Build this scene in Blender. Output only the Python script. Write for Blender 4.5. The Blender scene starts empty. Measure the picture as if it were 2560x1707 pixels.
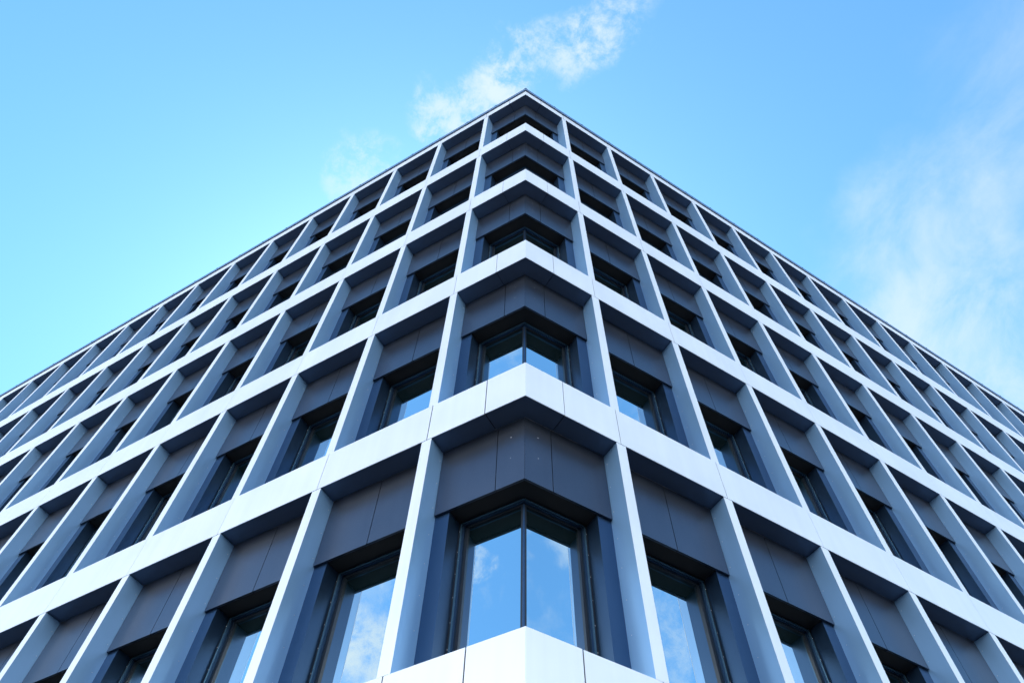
import bpy, math, random
from mathutils import Vector, Matrix

random.seed(7)
scene = bpy.context.scene
COL = scene.collection

# ------------------------------------------------------------------ dimensions (metres)
Z0 = 7.95                    # underside of the second visible floor band above the pavement
STOREY = 3.6
BAND = 0.66                  # height of a floor band
C0 = 1.162                   # corner to the first pillar
BAY = 1.4988                 # bay width
PW = 0.1244                  # pillar width
HW = (BAY - PW) / 2          # half opening
D = 0.24                     # depth of the frame grid
DS = 0.27                    # depth of the window surround's face
DJ = 0.515                   # depth of the glass
NB = 18                      # bays per side
TAN = math.tan(math.radians(30))   # mitre of the 120 degree corner
ROT = {'L': math.radians(-45), 'R': math.radians(15)}
DIR = {'L': Vector((-math.sqrt(.5), math.sqrt(.5), 0)),
       'R': Vector((math.cos(ROT['R']), math.sin(ROT['R']), 0))}
INW = {'L': Vector((math.sqrt(.5), math.sqrt(.5), 0)),
       'R': Vector((-math.sin(ROT['R']), math.cos(ROT['R']), 0))}
ROOF_B = Z0 + 3 * STOREY + 3.75
ROOF_T = ROOF_B + 0.38
def band_bottom(k): return ROOF_B if k == 6 else Z0 + (k - 2) * STOREY
def band_top(k): return ROOF_T if k == 6 else band_bottom(k) + BAND
LEN = C0 + NB * BAY + PW

# ------------------------------------------------------------------ camera
CAM = Vector((-1.20281, -4.07251, Z0 - 6.34623))
R_, U_, F_ = Vector((0.960607, -0.277741, 0.009733)), Vector((-0.235809, -0.796045, 0.557411)), Vector((0.147068, 0.537748, 0.83018))
cd = bpy.data.cameras.new("camera")
cam = bpy.data.objects.new("camera", cd); COL.objects.link(cam)
cam.matrix_world = Matrix(((R_.x, U_.x, -F_.x, CAM.x), (R_.y, U_.y, -F_.y, CAM.y), (R_.z, U_.z, -F_.z, CAM.z), (0, 0, 0, 1)))
cd.sensor_width = 36
FPX = 1830.48
cd.lens = FPX / 2560 * 36
cd.shift_x = -12.946 / 2560
cd.shift_y = 137.069 / 2560
cd.clip_start = .05; cd.clip_end = 5000
scene.camera = cam
def project(p):
    v = p - CAM
    f = v.dot(F_)
    if f <= .1: return None
    return (1292.946 + FPX * v.dot(R_) / f, 990.569 - FPX * v.dot(U_) / f)

# ------------------------------------------------------------------ materials
def new_mat(name):
    m = bpy.data.materials.new(name); m.use_nodes = True
    nt = m.node_tree; b = nt.nodes["Principled BSDF"]
    return m, nt, b
def N(nt, kind, **kw):
    n = nt.nodes.new(kind)
    for k, v in kw.items():
        if k.startswith('i_'):
            key = k[2:].replace('_', ' ')
            n.inputs[key].default_value = v
        else: setattr(n, k, v)
    return n
def math_node(nt, op, a, b=None, clamp=False):
    n = nt.nodes.new('ShaderNodeMath'); n.operation = op; n.use_clamp = clamp
    for i, x in enumerate((a, b)):
        if x is None: continue
        if isinstance(x, (int, float)): n.inputs[i].default_value = x
        else: nt.links.new(x, n.inputs[i])
    return n.outputs[0]

def coated_metal(name, col, metallic, rough, var=.04, grain=.0, bump=0.03, dirt=.10, streak=.12):
    """powder coated sheet: every sheet a touch lighter or darker, faint mottling, slightly uneven gloss"""
    m, nt, b = new_mat(name)
    tc = N(nt, 'ShaderNodeTexCoord'); geo = N(nt, 'ShaderNodeNewGeometry')
    n1 = N(nt, 'ShaderNodeTexNoise'); n1.inputs['Scale'].default_value = 1.3; n1.inputs['Detail'].default_value = 5
    nt.links.new(geo.outputs['Position'], n1.inputs['Vector'])
    n2 = N(nt, 'ShaderNodeTexNoise'); n2.inputs['Scale'].default_value = 160; n2.inputs['Detail'].default_value = 2
    nt.links.new(geo.outputs['Position'], n2.inputs['Vector'])
    a = math_node(nt, 'MULTIPLY_ADD', geo.outputs['Random Per Island'], var)
    a.node.inputs[2].default_value = 1 - var / 2
    c = math_node(nt, 'MULTIPLY_ADD', n1.outputs['Fac'], dirt); c.node.inputs[2].default_value = 1 - dirt / 2
    d = math_node(nt, 'MULTIPLY_ADD', n2.outputs['Fac'], grain); d.node.inputs[2].default_value = 1 - grain / 2
    # faint run-off streaks down the sheet
    sp = N(nt, 'ShaderNodeMapping'); sp.inputs['Scale'].default_value = (9, 9, .45); nt.links.new(geo.outputs['Position'], sp.inputs['Vector'])
    n4 = N(nt, 'ShaderNodeTexNoise'); n4.inputs['Scale'].default_value = 1; n4.inputs['Detail'].default_value = 6; nt.links.new(sp.outputs[0], n4.inputs['Vector'])
    e = math_node(nt, 'MULTIPLY_ADD', n4.outputs['Fac'], streak); e.node.inputs[2].default_value = 1 - streak / 2
    f = math_node(nt, 'MULTIPLY', math_node(nt, 'MULTIPLY', math_node(nt, 'MULTIPLY', a, c), d), e)
    mx = N(nt, 'ShaderNodeVectorMath', operation='SCALE'); mx.inputs[0].default_value = col
    nt.links.new(f, mx.inputs['Scale'])
    nt.links.new(mx.outputs[0], b.inputs['Base Color'])
    b.inputs['Metallic'].default_value = metallic
    r = math_node(nt, 'MULTIPLY_ADD', n1.outputs['Fac'], .12); r.node.inputs[2].default_value = rough - .06
    nt.links.new(r, b.inputs['Roughness'])
    if bump:
        n3 = N(nt, 'ShaderNodeTexNoise'); n3.inputs['Scale'].default_value = 2.2; n3.inputs['Detail'].default_value = 1
        nt.links.new(geo.outputs['Position'], n3.inputs['Vector'])
        bp = N(nt, 'ShaderNodeBump'); bp.inputs['Strength'].default_value = bump; bp.inputs['Distance'].default_value = .05
        nt.links.new(n3.outputs['Fac'], bp.inputs['Height']); nt.links.new(bp.outputs[0], b.inputs['Normal'])
    return m

M = {}
M['white'] = coated_metal('white_coated_metal', (.70, .735, .755), .42, .50, var=.05)
M['shaded_reveal'] = coated_metal('white_reveal_painted_shade', (.215, .405, .635), .50, .40, var=.05)  # side faces of the white pillars, their shade painted into a bluer, darker colour
M['soffit'] = coated_metal('white_soffit_painted_shade', (.14, .185, .27), .55, .38, var=.06)  # undersides of the white bands, with their shade put into the dark colour
M['dark_panel'] = coated_metal('anthracite_satin_panel', (.090, .108, .140), .88, .31, var=.24, grain=.5, bump=0, dirt=.22)
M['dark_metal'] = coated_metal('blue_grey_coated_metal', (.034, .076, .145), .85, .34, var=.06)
M['frame'] = coated_metal('black_window_frame', (.012, .018, .026), .2, .30, var=.1, bump=0)
M['frame_edge'] = coated_metal('frame_edge_profile', (.08, .17, .24), .6, .25, var=.1, bump=0)
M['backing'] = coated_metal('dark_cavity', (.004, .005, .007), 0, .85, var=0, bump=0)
M['coping'] = coated_metal('roof_edge_sheet', (.22, .32, .48), .6, .4)
M['steel'] = coated_metal('stainless_steel', (.7, .72, .75), 1, .3, var=.1, bump=0)
M['plug'] = coated_metal('pale_fixing_plug', (.34, .38, .44), 0, .6, var=.3, bump=0)
M['render'] = coated_metal('grey_wall_render', (.25, .27, .30), 0, .8, var=0, grain=.2, bump=0)

# reflective insulating glass
m, nt, b = new_mat('reflective_glazing')
b.inputs['Base Color'].default_value = (.010, .035, .042, 1)
b.inputs['Roughness'].default_value = .02
b.inputs['IOR'].default_value = 1.52
gl = N(nt, 'ShaderNodeBsdfGlossy'); gl.inputs['Roughness'].default_value = .0
gl.inputs['Color'].default_value = (.90, .99, 1, 1)
lw = N(nt, 'ShaderNodeLayerWeight'); lw.inputs['Blend'].default_value = .5
rf = math_node(nt, 'MULTIPLY_ADD', lw.outputs['Fresnel'], .16, True); rf.node.inputs[2].default_value = .84
geo = N(nt, 'ShaderNodeNewGeometry')
nz = N(nt, 'ShaderNodeTexNoise'); nz.inputs['Scale'].default_value = .9; nz.inputs['Detail'].default_value = 1
nt.links.new(geo.outputs['Position'], nz.inputs['Vector'])
bp = N(nt, 'ShaderNodeBump'); bp.inputs['Strength'].default_value = .05; bp.inputs['Distance'].default_value = .05
nt.links.new(nz.outputs['Fac'], bp.inputs['Height']); nt.links.new(bp.outputs[0], gl.inputs['Normal'])
mix = N(nt, 'ShaderNodeMixShader')
nt.links.new(rf, mix.inputs[0]); nt.links.new(b.outputs[0], mix.inputs[1]); nt.links.new(gl.outputs[0], mix.inputs[2])
nt.links.new(mix.outputs[0], nt.nodes['Material Output'].inputs['Surface'])
M['glass'] = m

# paving
m, nt, b = new_mat('grey_paving')
tc = N(nt, 'ShaderNodeNewGeometry')
br = N(nt, 'ShaderNodeTexBrick'); br.inputs['Scale'].default_value = 1.0
br.inputs['Color1'].default_value = (.10, .10, .105, 1); br.inputs['Color2'].default_value = (.12, .118, .115, 1); br.inputs['Mortar'].default_value = (.03, .03, .03, 1)
br.inputs['Mortar Size'].default_value = .008; br.inputs['Brick Width'].default_value = .8; br.inputs['Row Height'].default_value = .4
nt.links.new(tc.outputs['Position'], br.inputs['Vector'])
ns = N(nt, 'ShaderNodeTexNoise'); ns.inputs['Scale'].default_value = 6; ns.inputs['Detail'].default_value = 6
nt.links.new(tc.outputs['Position'], ns.inputs['Vector'])
mm = N(nt, 'ShaderNodeMix', data_type='RGBA', blend_type='MULTIPLY'); mm.inputs[0].default_value = .35
nt.links.new(br.outputs['Color'], mm.inputs[6]); nt.links.new(ns.outputs['Fac'], mm.inputs[7])
nt.links.new(mm.outputs[2], b.inputs['Base Color']); b.inputs['Roughness'].default_value = .85
M['paving'] = m
M['asphalt'] = coated_metal('dark_asphalt', (.030, .030, .033), 0, .9, var=0, grain=.4, bump=0, dirt=.3)

# ------------------------------------------------------------------ mesh builder
class MB:
    def __init__(self): self.v, self.f, self.m, self.mats = [], [], [], []
    def slot(self, mat):
        if mat not in self.mats: self.mats.append(mat)
        return self.mats.index(mat)
    def hexa(self, p, mat):
        """eight points: bottom ring 0-3 counter clockwise seen from above, top ring 4-7"""
        o = len(self.v); self.v += [tuple(q) for q in p]; s = self.slot(mat)
        for q in ((0, 3, 2, 1), (4, 5, 6, 7), (0, 1, 5, 4), (1, 2, 6, 5), (2, 3, 7, 6), (3, 0, 4, 7)):
            self.f.append(tuple(o + i for i in q)); self.m.append(s)
    def box(self, x0, x1, y0, y1, z0, z1, mat):
        self.hexa([(x0, y0, z0), (x1, y0, z0), (x1, y1, z0), (x0, y1, z0), (x0, y0, z1), (x1, y0, z1), (x1, y1, z1), (x0, y1, z1)], mat)
    def stud(self, c, axis, r, h, mat, n=6):
        """a flat rivet head: hexagon base and a smaller cap, raised along axis"""
        c = Vector(c); a = Vector(axis).normalized()
        u = a.cross(Vector((0, 0, 1)))
        if u.length < .1: u = a.cross(Vector((1, 0, 0)))
        u.normalize(); w = a.cross(u)
        o = len(self.v); s = self.slot(mat)
        for k in range(n):
            t = 2 * math.pi * k / n
            self.v.append(tuple(c + (u * math.cos(t) + w * math.sin(t)) * r))
        for k in range(n):
            t = 2 * math.pi * k / n
            self.v.append(tuple(c + a * h + (u * math.cos(t) + w * math.sin(t)) * r * .6))
        for k in range(n):
            j = (k + 1) % n
            self.f.append((o + k, o + j, o + n + j, o + n + k)); self.m.append(s)
        self.f.append(tuple(o + n + k for k in range(n))); self.m.append(s)
    def prism(self, ring, z0, z1, mat):
        o = len(self.v); n = len(ring); s = self.slot(mat)
        self.v += [(p[0], p[1], z0) for p in ring] + [(p[0], p[1], z1) for p in ring]
        for k in range(n):
            j = (k + 1) % n
            self.f.append((o + k, o + j, o + n + j, o + n + k)); self.m.append(s)
        self.f.append(tuple(o + k for k in reversed(range(n)))); self.m.append(s)
        self.f.append(tuple(o + n + k for k in range(n))); self.m.append(s)
    def add(self, other, mat4):
        o = len(self.v); self.v += [tuple(mat4 @ Vector(p)) for p in other.v]
        mp = [self.slot(x) for x in other.mats]
        self.f += [tuple(o + i for i in q) for q in other.f]; self.m += [mp[i] for i in other.m]
    def mesh(self, name):
        me = bpy.data.meshes.new(name); me.from_pydata(self.v, [], self.f)
        for x in self.mats: me.materials.append(M[x])
        me.polygons.foreach_set('material_index', self.m)
        me.update(); return me
def link(name, me, parent=None, loc=None, rotz=None):
    o = bpy.data.objects.new(name, me); COL.objects.link(o)
    if parent: o.parent = parent
    if loc is not None: o.location = loc
    if rotz is not None: o.rotation_euler = (0, 0, rotz)
    return o

# points along one side: s metres from the corner, n metres inward
def pt(side, s, n, z=0.0):
    p = DIR[side] * s + INW[side] * n
    return Vector((p.x, p.y, z))
def side_box(mb, side, s0, s1, n0, n1, z0, z1, mat, mitre=False):
    """box along a side; with mitre the corner end (s0) follows the bisector of the 120 degree corner"""
    a0 = s0 + (n0 * TAN if mitre else 0); a1 = s0 + (n1 * TAN if mitre else 0)
    ring = [pt(side, a0, n0), pt(side, s1, n0), pt(side, s1, n1), pt(side, a1, n1)]
    if side == 'L': ring = [ring[1], ring[0], ring[3], ring[2]]
    mb.hexa([(p.x, p.y, z0) for p in ring] + [(p.x, p.y, z1) for p in ring], mat)

# ------------------------------------------------------------------ ground
mb = MB(); g = 900
mb.v = [(-g, -g, 0), (g, -g, 0), (g, g, 0), (-g, g, 0)]; mb.f = [(0, 1, 2, 3)]; mb.m = [mb.slot('paving')]
ground = link('pavement', mb.mesh('pavement'))
mb = MB(); ring = []
for t in range(48):
    ring.append((34 * math.cos(2 * math.pi * t / 48), 34 * math.sin(2 * math.pi * t / 48), .004))
mb.v = ring; mb.f = [tuple(range(48))]; mb.m = [mb.slot('asphalt')]
dark_ground_disc = link('dark_ground_disc', mb.mesh('dark_ground_disc'))  # out of view; added so less ground light bounces up to the low bands
dark_ground_disc['kind'] = 'structure'; dark_ground_disc['label'] = 'unseen dark asphalt disc, added to keep the lower soffits dim'
ground['kind'] = 'structure'; ground['label'] = 'grey paved ground in front of the office building'

# ------------------------------------------------------------------ the building
B = bpy.data.objects.new('office_building', None); COL.objects.link(B)
B.empty_display_size = 2
B['label'] = 'office block with white grid facade, dark panels and mirrored windows, meeting at a corner'
B['category'] = 'building'

# core wall and roof slab
def core_ring(n, cut=0.0):
    c = pt('R', n * TAN, n)
    l = pt('L', LEN - cut, n); r = pt('R', LEN - cut, n)
    back = l + (r - c) * 1.0
    return [c, r, back, l]
mb = MB(); mb.prism(core_ring(.60, .02), 0, ROOF_T - .02, 'render'); link('wall', mb.mesh('wall'), B)
mb = MB(); mb.prism(core_ring(.32, .03), ROOF_T - .015, ROOF_T + .05, 'backing'); roof = link('roof', mb.mesh('roof'), B)

# floor bands, each one a run of folded sheets with open joints
def corner_body(mb, side, s1, z0, z1):
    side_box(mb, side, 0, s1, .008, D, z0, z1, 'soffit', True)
def make_band(k):
    mb = MB(); zb, zt = band_bottom(k), band_top(k)
    for side in 'LR':
        s_seam = .493
        joints = [s_seam] + [C0 + PW / 2 + BAY * i for i in range(NB + 1)]
        gap0 = .007
        prev = 0.0
        for i, j in enumerate(joints):
            g = (.012 if (i < 2 and side == 'L' and k == 2) or (i < 2 and k in (1, 6)) else .008 if i < 3 else .005) / 2
            dz = random.uniform(-.0012, .0012)
            side_box(mb, side, prev, j - g, 0, .008, zb + dz, zt + dz, 'white', mitre=(i == 0))
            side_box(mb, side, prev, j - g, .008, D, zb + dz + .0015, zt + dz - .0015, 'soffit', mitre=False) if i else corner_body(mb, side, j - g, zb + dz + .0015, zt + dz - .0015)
            prev = j + g
        # dark cavity seen through the joints
        for i, j in enumerate(joints[:-1]):
            side_box(mb, side, j - .0025 - .004, j + .0025 + .004, .022, D - .003, zb + .012, zt - .012, 'backing')
    return link('floor_band' if k < 6 else 'roof_band', mb.mesh('floor_band'), B)
for k in range(1, 7): make_band(k)

# ------------------------------------------------------------------ one bay: surround, frame, glass, panel, pillar
PANEL = 1.0      # height of the dark panel under each band
SW = .165        # width of the surround's face
def bay_surround(h):
    mb = MB(); i = HW - SW
    for s in (-1, 1):
        x0, x1 = sorted((s * i, s * (HW + .012)))
        mb.box(x0, x1, DS, DJ - .06, .02, h - .99, 'dark_metal')
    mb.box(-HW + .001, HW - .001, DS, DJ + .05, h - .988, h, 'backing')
    mb.box(-HW + .001, HW - .001, D + .004, DJ - .06, -.03, .018, 'dark_metal')
    return mb
STEPS = ((.000, .022, DJ - .058, 'frame'), (.022, .030, DJ - .062, 'frame_edge'), (.030, .052, DJ - .042, 'dark_metal'),
         (.052, .084, DJ - .018, 'frame'))
def stepped_frame(mb, x0, x1, zt, lo=True, hi=True, studs=True):
    """guide rail, outer frame and sash as three steps; lo/hi say which ends carry uprights"""
    steps = STEPS
    for a, b_, y, mt in steps:
        if lo: mb.box(x0 + a, x0 + b_, y, DJ + .02, .02, zt - a, mt)
        if hi: mb.box(x1 - b_, x1 - a, y, DJ + .02, .02, zt - a, mt)
        t0 = x0 + (b_ if lo else 0); t1 = x1 - (b_ if hi else 0)
        mb.box(t0, t1, y + .001, DJ + .02, zt - .8 * b_, zt - .8 * a, mt)
    mb.box(x0 + (.084 if lo else 0), x1 - (.084 if hi else 0), DJ - .018, DJ + .02, .02, .11, 'frame')
    if studs:
        for q in range(7):
            z = .18 + q * (zt - .3) / 6
            if lo: mb.stud((x0 + .011, DJ - .058, z), (0, -1, 0), .0055, .004, 'plug')
            if hi: mb.stud((x1 - .011, DJ - .058, z), (0, -1, 0), .0055, .004, 'plug')
def bay_frame(h):
    mb = MB(); stepped_frame(mb, -HW + SW + .001, HW - SW - .001, h - .992); return mb
def bay_glass(h):
    mb = MB(); i = HW - SW - .07
    mb.box(-i, i, DJ, DJ + .03, .08, h - 1.06, 'glass'); return mb
def bay_panel(h):
    mb = MB(); g = .0045
    for x0, x1 in ((-HW + .005, -g), (g, HW - .005)):
        mb.box(x0, x1, D, DS - .004, h - PANEL, h - .005, 'dark_panel')
    mb.box(-g - .003, g + .003, D + .012, DS - .002, h - .80, h - .775, 'steel')
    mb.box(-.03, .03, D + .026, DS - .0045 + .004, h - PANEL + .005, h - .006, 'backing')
    return mb
def make_pillar(h):
    mb = MB(); w = PW / 2
    mb.box(-w, w, .0025, .0055, .004, h - .005, 'white')
    mb.box(-w + .0015, w - .0015, .0055, DS + .03, .004, h - .005, 'shaded_reveal')
    n = 8
    for q in range(n):
        z = .17 + q * (h - .34) / (n - 1)
        for s in (-1, 1):
            mb.stud((s * (w - .0015), D - .030, z), (s, 0, 0), .0052, .003, 'steel')
    return mb

HEIGHTS = {k: band_bottom(k + 1) - band_top(k) for k in range(1, 6)}
protos = {}
def proto(kind, k):
    h = round(HEIGHTS[k], 4)
    if (kind, h) not in protos:
        mb = {'surround': bay_surround, 'frame': bay_frame, 'glass': bay_glass, 'panel': bay_panel, 'pillar': make_pillar}[kind](HEIGHTS[k])
        protos[(kind, h)] = (mb, mb.mesh(kind))
    return protos[(kind, h)]
def place(side, s, z): return Matrix.Translation(pt(side, s, 0, z)) @ Matrix.Rotation(ROT[side], 4, 'Z')
def in_frame(pts, margin=12):
    for p in pts:
        q = project(p)
        if q and -margin < q[0] < 2560 + margin and -margin < q[1] < 1707 + margin: return True
    return False

seen = {'window': [], 'pillar': []}; rest = {'window': [], 'pillar': []}
for side in 'LR':
    for k in range(1, 6):
        z, h = band_top(k), HEIGHTS[k]
        for i in range(NB):
            s = C0 + PW + HW + BAY * i
            far = [pt(side, s + a * HW, n, z + b_ * h) for a in (-1, 0, 1) for n in (0, D) for b_ in (0, .5, 1)]
            (seen if in_frame(far) else rest)['window'].append((side, k, s))
        for i in range(NB + 1):
            s = C0 + PW / 2 + BAY * i
            far = [pt(side, s + a * PW / 2, n, z + b_ * h) for a in (-1, 1) for n in (0, D) for b_ in (0, .25, .5, .75, 1)]
            (seen if in_frame(far) else rest)['pillar'].append((side, k, s))
def nearness(e): return (pt(e[0], e[2], 0, band_top(e[1])) - CAM).length
for kind, cap in (('window', 93), ('pillar', 99)):
    seen[kind].sort(key=nearness)
    rest[kind] += seen[kind][cap:]; seen[kind] = seen[kind][:cap]
print('individual windows', len(seen['window']), 'pillars', len(seen['pillar']))

first = {}
for side, k, s in seen['window']:
    w = link('window', proto('surround', k)[1], B, pt(side, s, 0, band_top(k)), ROT[side])
    link('window_frame', proto('frame', k)[1], w)
    pane = link('glass_pane', proto('glass', k)[1], w)
    pane.rotation_euler = (math.radians(random.uniform(-.22, .22)), 0, math.radians(random.uniform(-.22, .22)))   # no pane sits perfectly plumb
    link('spandrel_panel', proto('panel', k)[1], B, pt(side, s, 0, band_top(k)), ROT[side])
for side, k, s in seen['pillar']:
    link('pillar', proto('pillar', k)[1], B, pt(side, s, 0, band_top(k)), ROT[side])
# bays beyond the picture, and the storey below it, in one part each
W, P, Q = MB(), MB(), MB()
for side, k, s in rest['window']:
    t = place(side, s, band_top(k))
    for kind in ('surround', 'frame', 'glass'): W.add(proto(kind, k)[0], t)
    P.add(proto('panel', k)[0], t)
for side, k, s in rest['pillar']: Q.add(proto('pillar', k)[0], place(side, s, band_top(k)))
for nm, mb in (('window', W), ('spandrel_panel', P), ('pillar', Q)):
    if mb.v: link(nm, mb.mesh(nm + '_far'), B)['kind'] = 'stuff'

# ------------------------------------------------------------------ corner bay of every storey
def make_corner(k):
    h = HEIGHTS[k]; z = band_top(k)
    sur, fra, gla, pan = MB(), MB(), MB(), MB()
    i = C0 - SW
    for side in 'LR':
        side_box(sur, side, i, C0 + .012, DS, DJ - .06, .02, h - .99, 'dark_metal')
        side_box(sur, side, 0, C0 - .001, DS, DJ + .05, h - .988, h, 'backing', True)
        side_box(sur, side, 0, C0 - .001, D + .004, DJ - .06, -.03, .018, 'dark_metal', True)
        # frame steps, mirrored on the two sides
        zt = h - .992
        for a, b_, y, mt in STEPS:
            side_box(fra, side, i - .001 - b_, i - .001 - a, y, DJ + .02, .02, zt - a, mt)
            side_box(fra, side, 0, i - .001 - b_, y + .001, DJ + .02, zt - .7 * b_, zt - .7 * a, mt, True)
        side_box(fra, side, 0, i - .085, DJ - .018, DJ + .02, .02, .11, 'frame', True)
        for q in range(7):
            zz = .18 + q * (zt - .3) / 6
            fra.stud(pt(side, i - .012, DJ - .058, zz), -INW[side], .0055, .004, 'plug')
        # corner post: a slim mitred upright
        side_box(fra, side, 0, (DJ - .022) * TAN + .030, DJ - .022, DJ + .02, .11, zt - .062, 'frame', True)
        side_box(fra, side, 0, (DJ - .034) * TAN + .012, DJ - .034, DJ - .0225, .11, zt - .062, 'dark_metal', True)
        side_box(gla, side, 0, i - .07, DJ, DJ + .03, .08, h - 1.06, 'glass', True)
        g = .004
        side_box(pan, side, .0015, .463 - g, D, DS - .004, h - PANEL, h - .005, 'dark_panel', True)
        side_box(pan, side, .463 + g, C0 - .005, D, DS - .004, h - PANEL, h - .005, 'dark_panel')
        side_box(pan, side, .463 - .0065, .463 + .0065, D + .012, DS - .002, h - .76, h - .735, 'steel')
        side_box(pan, side, .43, .496, D + .0265, DS - .0005, h - PANEL + .005, h - .006, 'backing')
        for ss, dz, r in ((.30, .26, .010), (.30, .60, .0075)):
            pan.stud(pt(side, ss, D - .0005, h - dz), -INW[side], r * random.uniform(.7, 1.2), .0015, 'plug')
    # lift everything to its storey
    w = link('window', sur.mesh('corner_window'), B, (0, 0, z))
    w['label'] = 'corner window folded round the obtuse corner'
    link('window_frame', fra.mesh('corner_frame'), w); link('glass_pane', gla.mesh('corner_glass'), w)
    link('spandrel_panel', pan.mesh('corner_panel'), B, (0, 0, z))
for k in range(1, 6): make_corner(k)

# ground storey below the lowest band: dark glazed base
mb = MB()
for side in 'LR':
    side_box(mb, side, 0, LEN - .1, .30, .50, 0, .45, 'dark_panel', True)
    side_box(mb, side, 0, LEN - .1, .42, .50, .45, band_bottom(1) - .002, 'glass', True)
    for i in range(NB + 1):
        s = C0 + PW / 2 + BAY * i
        side_box(mb, side, s - PW / 2, s + PW / 2, .003, .42, .002, band_bottom(1) - .005, 'white')
link('shopfront', mb.mesh('ground_storey'), B)

# coping along the roof edge with its lightning conductor
mb = MB()
for side in 'LR':
    side_box(mb, side, 0, LEN, .02, .36, ROOF_T + .002, ROOF_T + .05, 'backing', True)
    prev = 0
    for j in range(1, 11):
        s1 = min(j * 3.0, LEN)
        a = prev + (0 if j == 1 else .004)
        n0, n1 = -.035, .40
        side_box(mb, side, a, s1, n0, n1, ROOF_T + .052, ROOF_T + .150, 'coping', j == 1)
        prev = s1
coping = link('roof_coping', mb.mesh('roof_coping'), B)
mb = MB()
for side in 'LR': side_box(mb, side, 0, LEN - .1, -.028, -.020, ROOF_T + .240, ROOF_T + .248, 'frame', True)
link('lightning_conductor', mb.mesh('lightning_conductor'), coping)
mb = MB()
mb.box(-.014, .014, -.009, .012, 0, .085, 'frame'); mb.box(-.024, .024, -.010, .016, .0855, .112, 'frame')
clip = mb.mesh('conductor_clip')
for side in 'LR':
    s = .02
    while s < LEN - 1:
        p = pt(side, s - .024 * TAN, -.024, ROOF_T + .1505)
        if in_frame([p]): link('conductor_clip', clip, coping, p, ROT[side])
        s += .93

# ------------------------------------------------------------------ light
SUN_AZ, SUN_EL = math.radians(4), math.radians(52)     # azimuth from +Y towards +X: the sun stands behind the block
sd = bpy.data.lights.new('sun', 'SUN'); sd.energy = 2.0; sd.angle = math.radians(.5); sd.color = (1, .95, .87)
so = bpy.data.objects.new('sun', sd); COL.objects.link(so)
to_sun = Vector((math.sin(SUN_AZ) * math.cos(SUN_EL), math.cos(SUN_AZ) * math.cos(SUN_EL), math.sin(SUN_EL)))
so.rotation_euler = to_sun.to_track_quat('Z', 'Y').to_euler(); so.location = (0, 0, 60)

wd = bpy.data.worlds.new("World"); scene.world = wd; wd.use_nodes = True
nt = wd.node_tree; bg = nt.nodes['Background']
sky = N(nt, 'ShaderNodeTexSky'); sky.sky_type = 'NISHITA'; sky.sun_disc = False
sky.sun_elevation = SUN_EL; sky.sun_rotation = SUN_AZ
sky.air_density = 1.0; sky.dust_density = .5; sky.ozone_density = .35; sky.altitude = 100
tc = N(nt, 'ShaderNodeTexCoord'); vec = tc.outputs['Generated']

def direction(az, el):
    a, e = math.radians(az), math.radians(el)
    return (math.sin(a) * math.cos(e), math.cos(a) * math.cos(e), math.sin(e))
def blob(d, r0, r1, wgt):
    """soft round patch of the sky: full inside r0 degrees of direction d, gone beyond r1"""
    dp = N(nt, 'ShaderNodeVectorMath', operation='DOT_PRODUCT'); dp.inputs[1].default_value = d
    nt.links.new(vec, dp.inputs[0])
    mr = N(nt, 'ShaderNodeMapRange', interpolation_type='SMOOTHSTEP')
    mr.inputs['From Min'].default_value = math.cos(math.radians(r1)); mr.inputs['From Max'].default_value = math.cos(math.radians(r0))
    mr.inputs['To Min'].default_value = 0; mr.inputs['To Max'].default_value = wgt
    nt.links.new(dp.outputs['Value'], mr.inputs['Value'])
    return mr.outputs[0]
def total(xs, op='MAXIMUM'):
    t = xs[0]
    for x in xs[1:]: t = math_node(nt, op, t, x)
    return t
def fbm(scale, detail, rough, dist, offset=(0, 0, 0), stretch=(1, 1, 1)):
    mp = N(nt, 'ShaderNodeMapping'); mp.inputs['Location'].default_value = offset; mp.inputs['Scale'].default_value = stretch
    nt.links.new(vec, mp.inputs['Vector'])
    n = N(nt, 'ShaderNodeTexNoise'); n.inputs['Scale'].default_value = scale; n.inputs['Detail'].default_value = detail
    n.inputs['Roughness'].default_value = rough; n.inputs['Distortion'].default_value = dist
    nt.links.new(mp.outputs[0], n.inputs['Vector']); return n.outputs['Fac']
def smooth(x, a, b_, to=1.0):
    mr = N(nt, 'ShaderNodeMapRange', interpolation_type='SMOOTHSTEP')
    mr.inputs['From Min'].default_value = a; mr.inputs['From Max'].default_value = b_; mr.inputs['To Max'].default_value = to
    nt.links.new(x, mr.inputs['Value']); return mr.outputs[0]
V3 = lambda *p: tuple(Vector(p).normalized())
# drifting wisps above the corner and a veil on the right: patches of sky whose outline is torn by noise
def warped(scale, amount, offset):
    mp = N(nt, 'ShaderNodeMapping'); mp.inputs['Location'].default_value = offset
    nt.links.new(tc.outputs['Generated'], mp.inputs['Vector'])
    n = N(nt, 'ShaderNodeTexNoise'); n.inputs['Scale'].default_value = scale; n.inputs['Detail'].default_value = 6; n.inputs['Roughness'].default_value = .6
    nt.links.new(mp.outputs[0], n.inputs['Vector'])
    sb = N(nt, 'ShaderNodeVectorMath', operation='SUBTRACT'); sb.inputs[1].default_value = (.5, .5, .5); nt.links.new(n.outputs['Color'], sb.inputs[0])
    sc = N(nt, 'ShaderNodeVectorMath', operation='SCALE'); sc.inputs['Scale'].default_value = amount; nt.links.new(sb.outputs[0], sc.inputs[0])
    ad = N(nt, 'ShaderNodeVectorMath', operation='ADD'); nt.links.new(sc.outputs[0], ad.inputs[0]); nt.links.new(tc.outputs['Generated'], ad.inputs[1])
    no = N(nt, 'ShaderNodeVectorMath', operation='NORMALIZE'); nt.links.new(ad.outputs[0], no.inputs[0]); return no.outputs[0]
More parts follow.
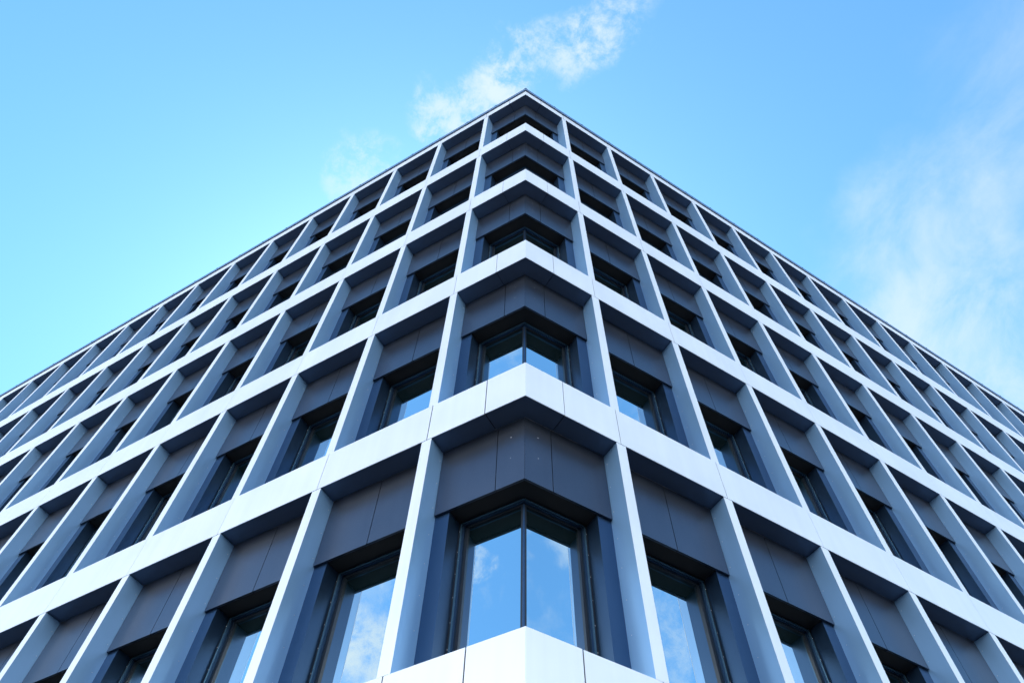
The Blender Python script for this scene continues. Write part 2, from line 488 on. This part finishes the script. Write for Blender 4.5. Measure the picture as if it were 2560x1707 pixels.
plain = vec
vec = warped(11, .085, (2, 5, 1))
puffs = [blob(V3(.150, .062, .987), 0, 3.0, .5), blob(V3(.136, .085, .987), 0, 3.4, .75), blob(V3(.120, .118, .986), 0, 3.4, .9), blob(V3(.092, .132, .987), 0, 3.2, .8),
         blob(V3(.065, .142, .988), 0, 3.0, .75), blob(V3(.036, .15, .989), 0, 3.0, .75), blob(V3(.028, .18, .983), 0, 3.6, 1), blob(V3(.014, .218, .976), 0, 3.8, .9), blob(V3(-.03, .25, .968), 0, 4.0, .85),
         blob(V3(-.122, .330, .936), 0, 3.8, .66)]
vec = plain
vec = warped(14, .10, (7, 1, 3))
puffs += [blob(V3(-.715, -.150, .683), 0, 1.7, .7), blob(V3(-.74, -.165, .65), 0, 2.0, .4), blob(V3(-.50, -.13, .86), 0, 6, .55), blob(V3(.52, -.29, .80), 0, 6, .5),
          blob(V3(-.80, -.03, .60), 0, 4.5, .9), blob(V3(-.76, -.02, .65), 0, 5, .45), blob(V3(.69, -.39, .61), 0, 7, .55), blob(V3(.60, -.50, .62), 0, 4, .3)]
vec = plain
wisp = smooth(math_node(nt, 'MULTIPLY', total(puffs), smooth(fbm(24, 14, .70, .2), .26, .66)), .12, 1.05, .80)
vec = warped(6, .16, (4, 2, 7))
veils = [blob(V3(.55, .0, .835), 0, 9, .40), blob(V3(.57, .12, .808), 0, 9, .55), blob(V3(.562, .2, .80), 0, 10, .7), blob(V3(.60, .281, .75), 0, 12, .95), blob(V3(.66, .31, .69), 0, 10, .8)]
vec = plain
veil = smooth(math_node(nt, 'MULTIPLY', total(veils), smooth(fbm(8, 12, .64, .4, (3, 1, 0), (1.25, .8, 1.15)), .02, .85)), .03, .85, .66)
# the broken cloud bank low in the sky on the camera's side of the block
sep = N(nt, 'ShaderNodeSeparateXYZ'); nt.links.new(vec, sep.inputs[0])
front = N(nt, 'ShaderNodeVectorMath', operation='DOT_PRODUCT'); front.inputs[1].default_value = V3(-.42, -.91, 0); nt.links.new(vec, front.inputs[0])
lowband = math_node(nt, 'MULTIPLY', smooth(sep.outputs['Z'], .66, .50), smooth(front.outputs['Value'], -.15, .55))
bank = smooth(math_node(nt, 'ADD', lowband, math_node(nt, 'MULTIPLY', math_node(nt, 'SUBTRACT', fbm(3.2, 9, .58, .3, (1.7, .4, 0)), .5), 1.7)), .55, .95)
scat = math_node(nt, 'MULTIPLY', smooth(fbm(5, 9, .6, .4, (5.2, 2.1, 0)), .56, .74, .7), smooth(front.outputs['Value'], .0, .25))
def mixc(fac, a, b_):
    n = N(nt, 'ShaderNodeMix', data_type='RGBA')
    nt.links.new(fac, n.inputs[0])
    for idx, x in ((6, a), (7, b_)):
        if isinstance(x, tuple): n.inputs[idx].default_value = x
        else: nt.links.new(x, n.inputs[idx])
    return n.outputs[2]
SKY_TINT, CLOUD, BANK = (.52, .935, 1.12, 1), (2.75, 3.1, 3.2, 1), (12.0, 12.2, 12.8, 1)
tint = N(nt, 'ShaderNodeMix', data_type='RGBA', blend_type='MULTIPLY'); tint.inputs[0].default_value = 1
nt.links.new(sky.outputs[0], tint.inputs[6]); tint.inputs[7].default_value = SKY_TINT
c = mixc(wisp, tint.outputs[2], CLOUD); c = mixc(veil, c, CLOUD); c = mixc(scat, c, CLOUD); c = mixc(bank, c, BANK)
nt.links.new(c, bg.inputs['Color']); bg.inputs['Strength'].default_value = .10

scene.view_settings.view_transform = 'Standard'; scene.view_settings.look = 'None'
scene.view_settings.gamma = 1; scene.view_settings.exposure = 1.7
scene.cycles.max_bounces = 8; scene.cycles.glossy_bounces = 6; scene.cycles.diffuse_bounces = 4
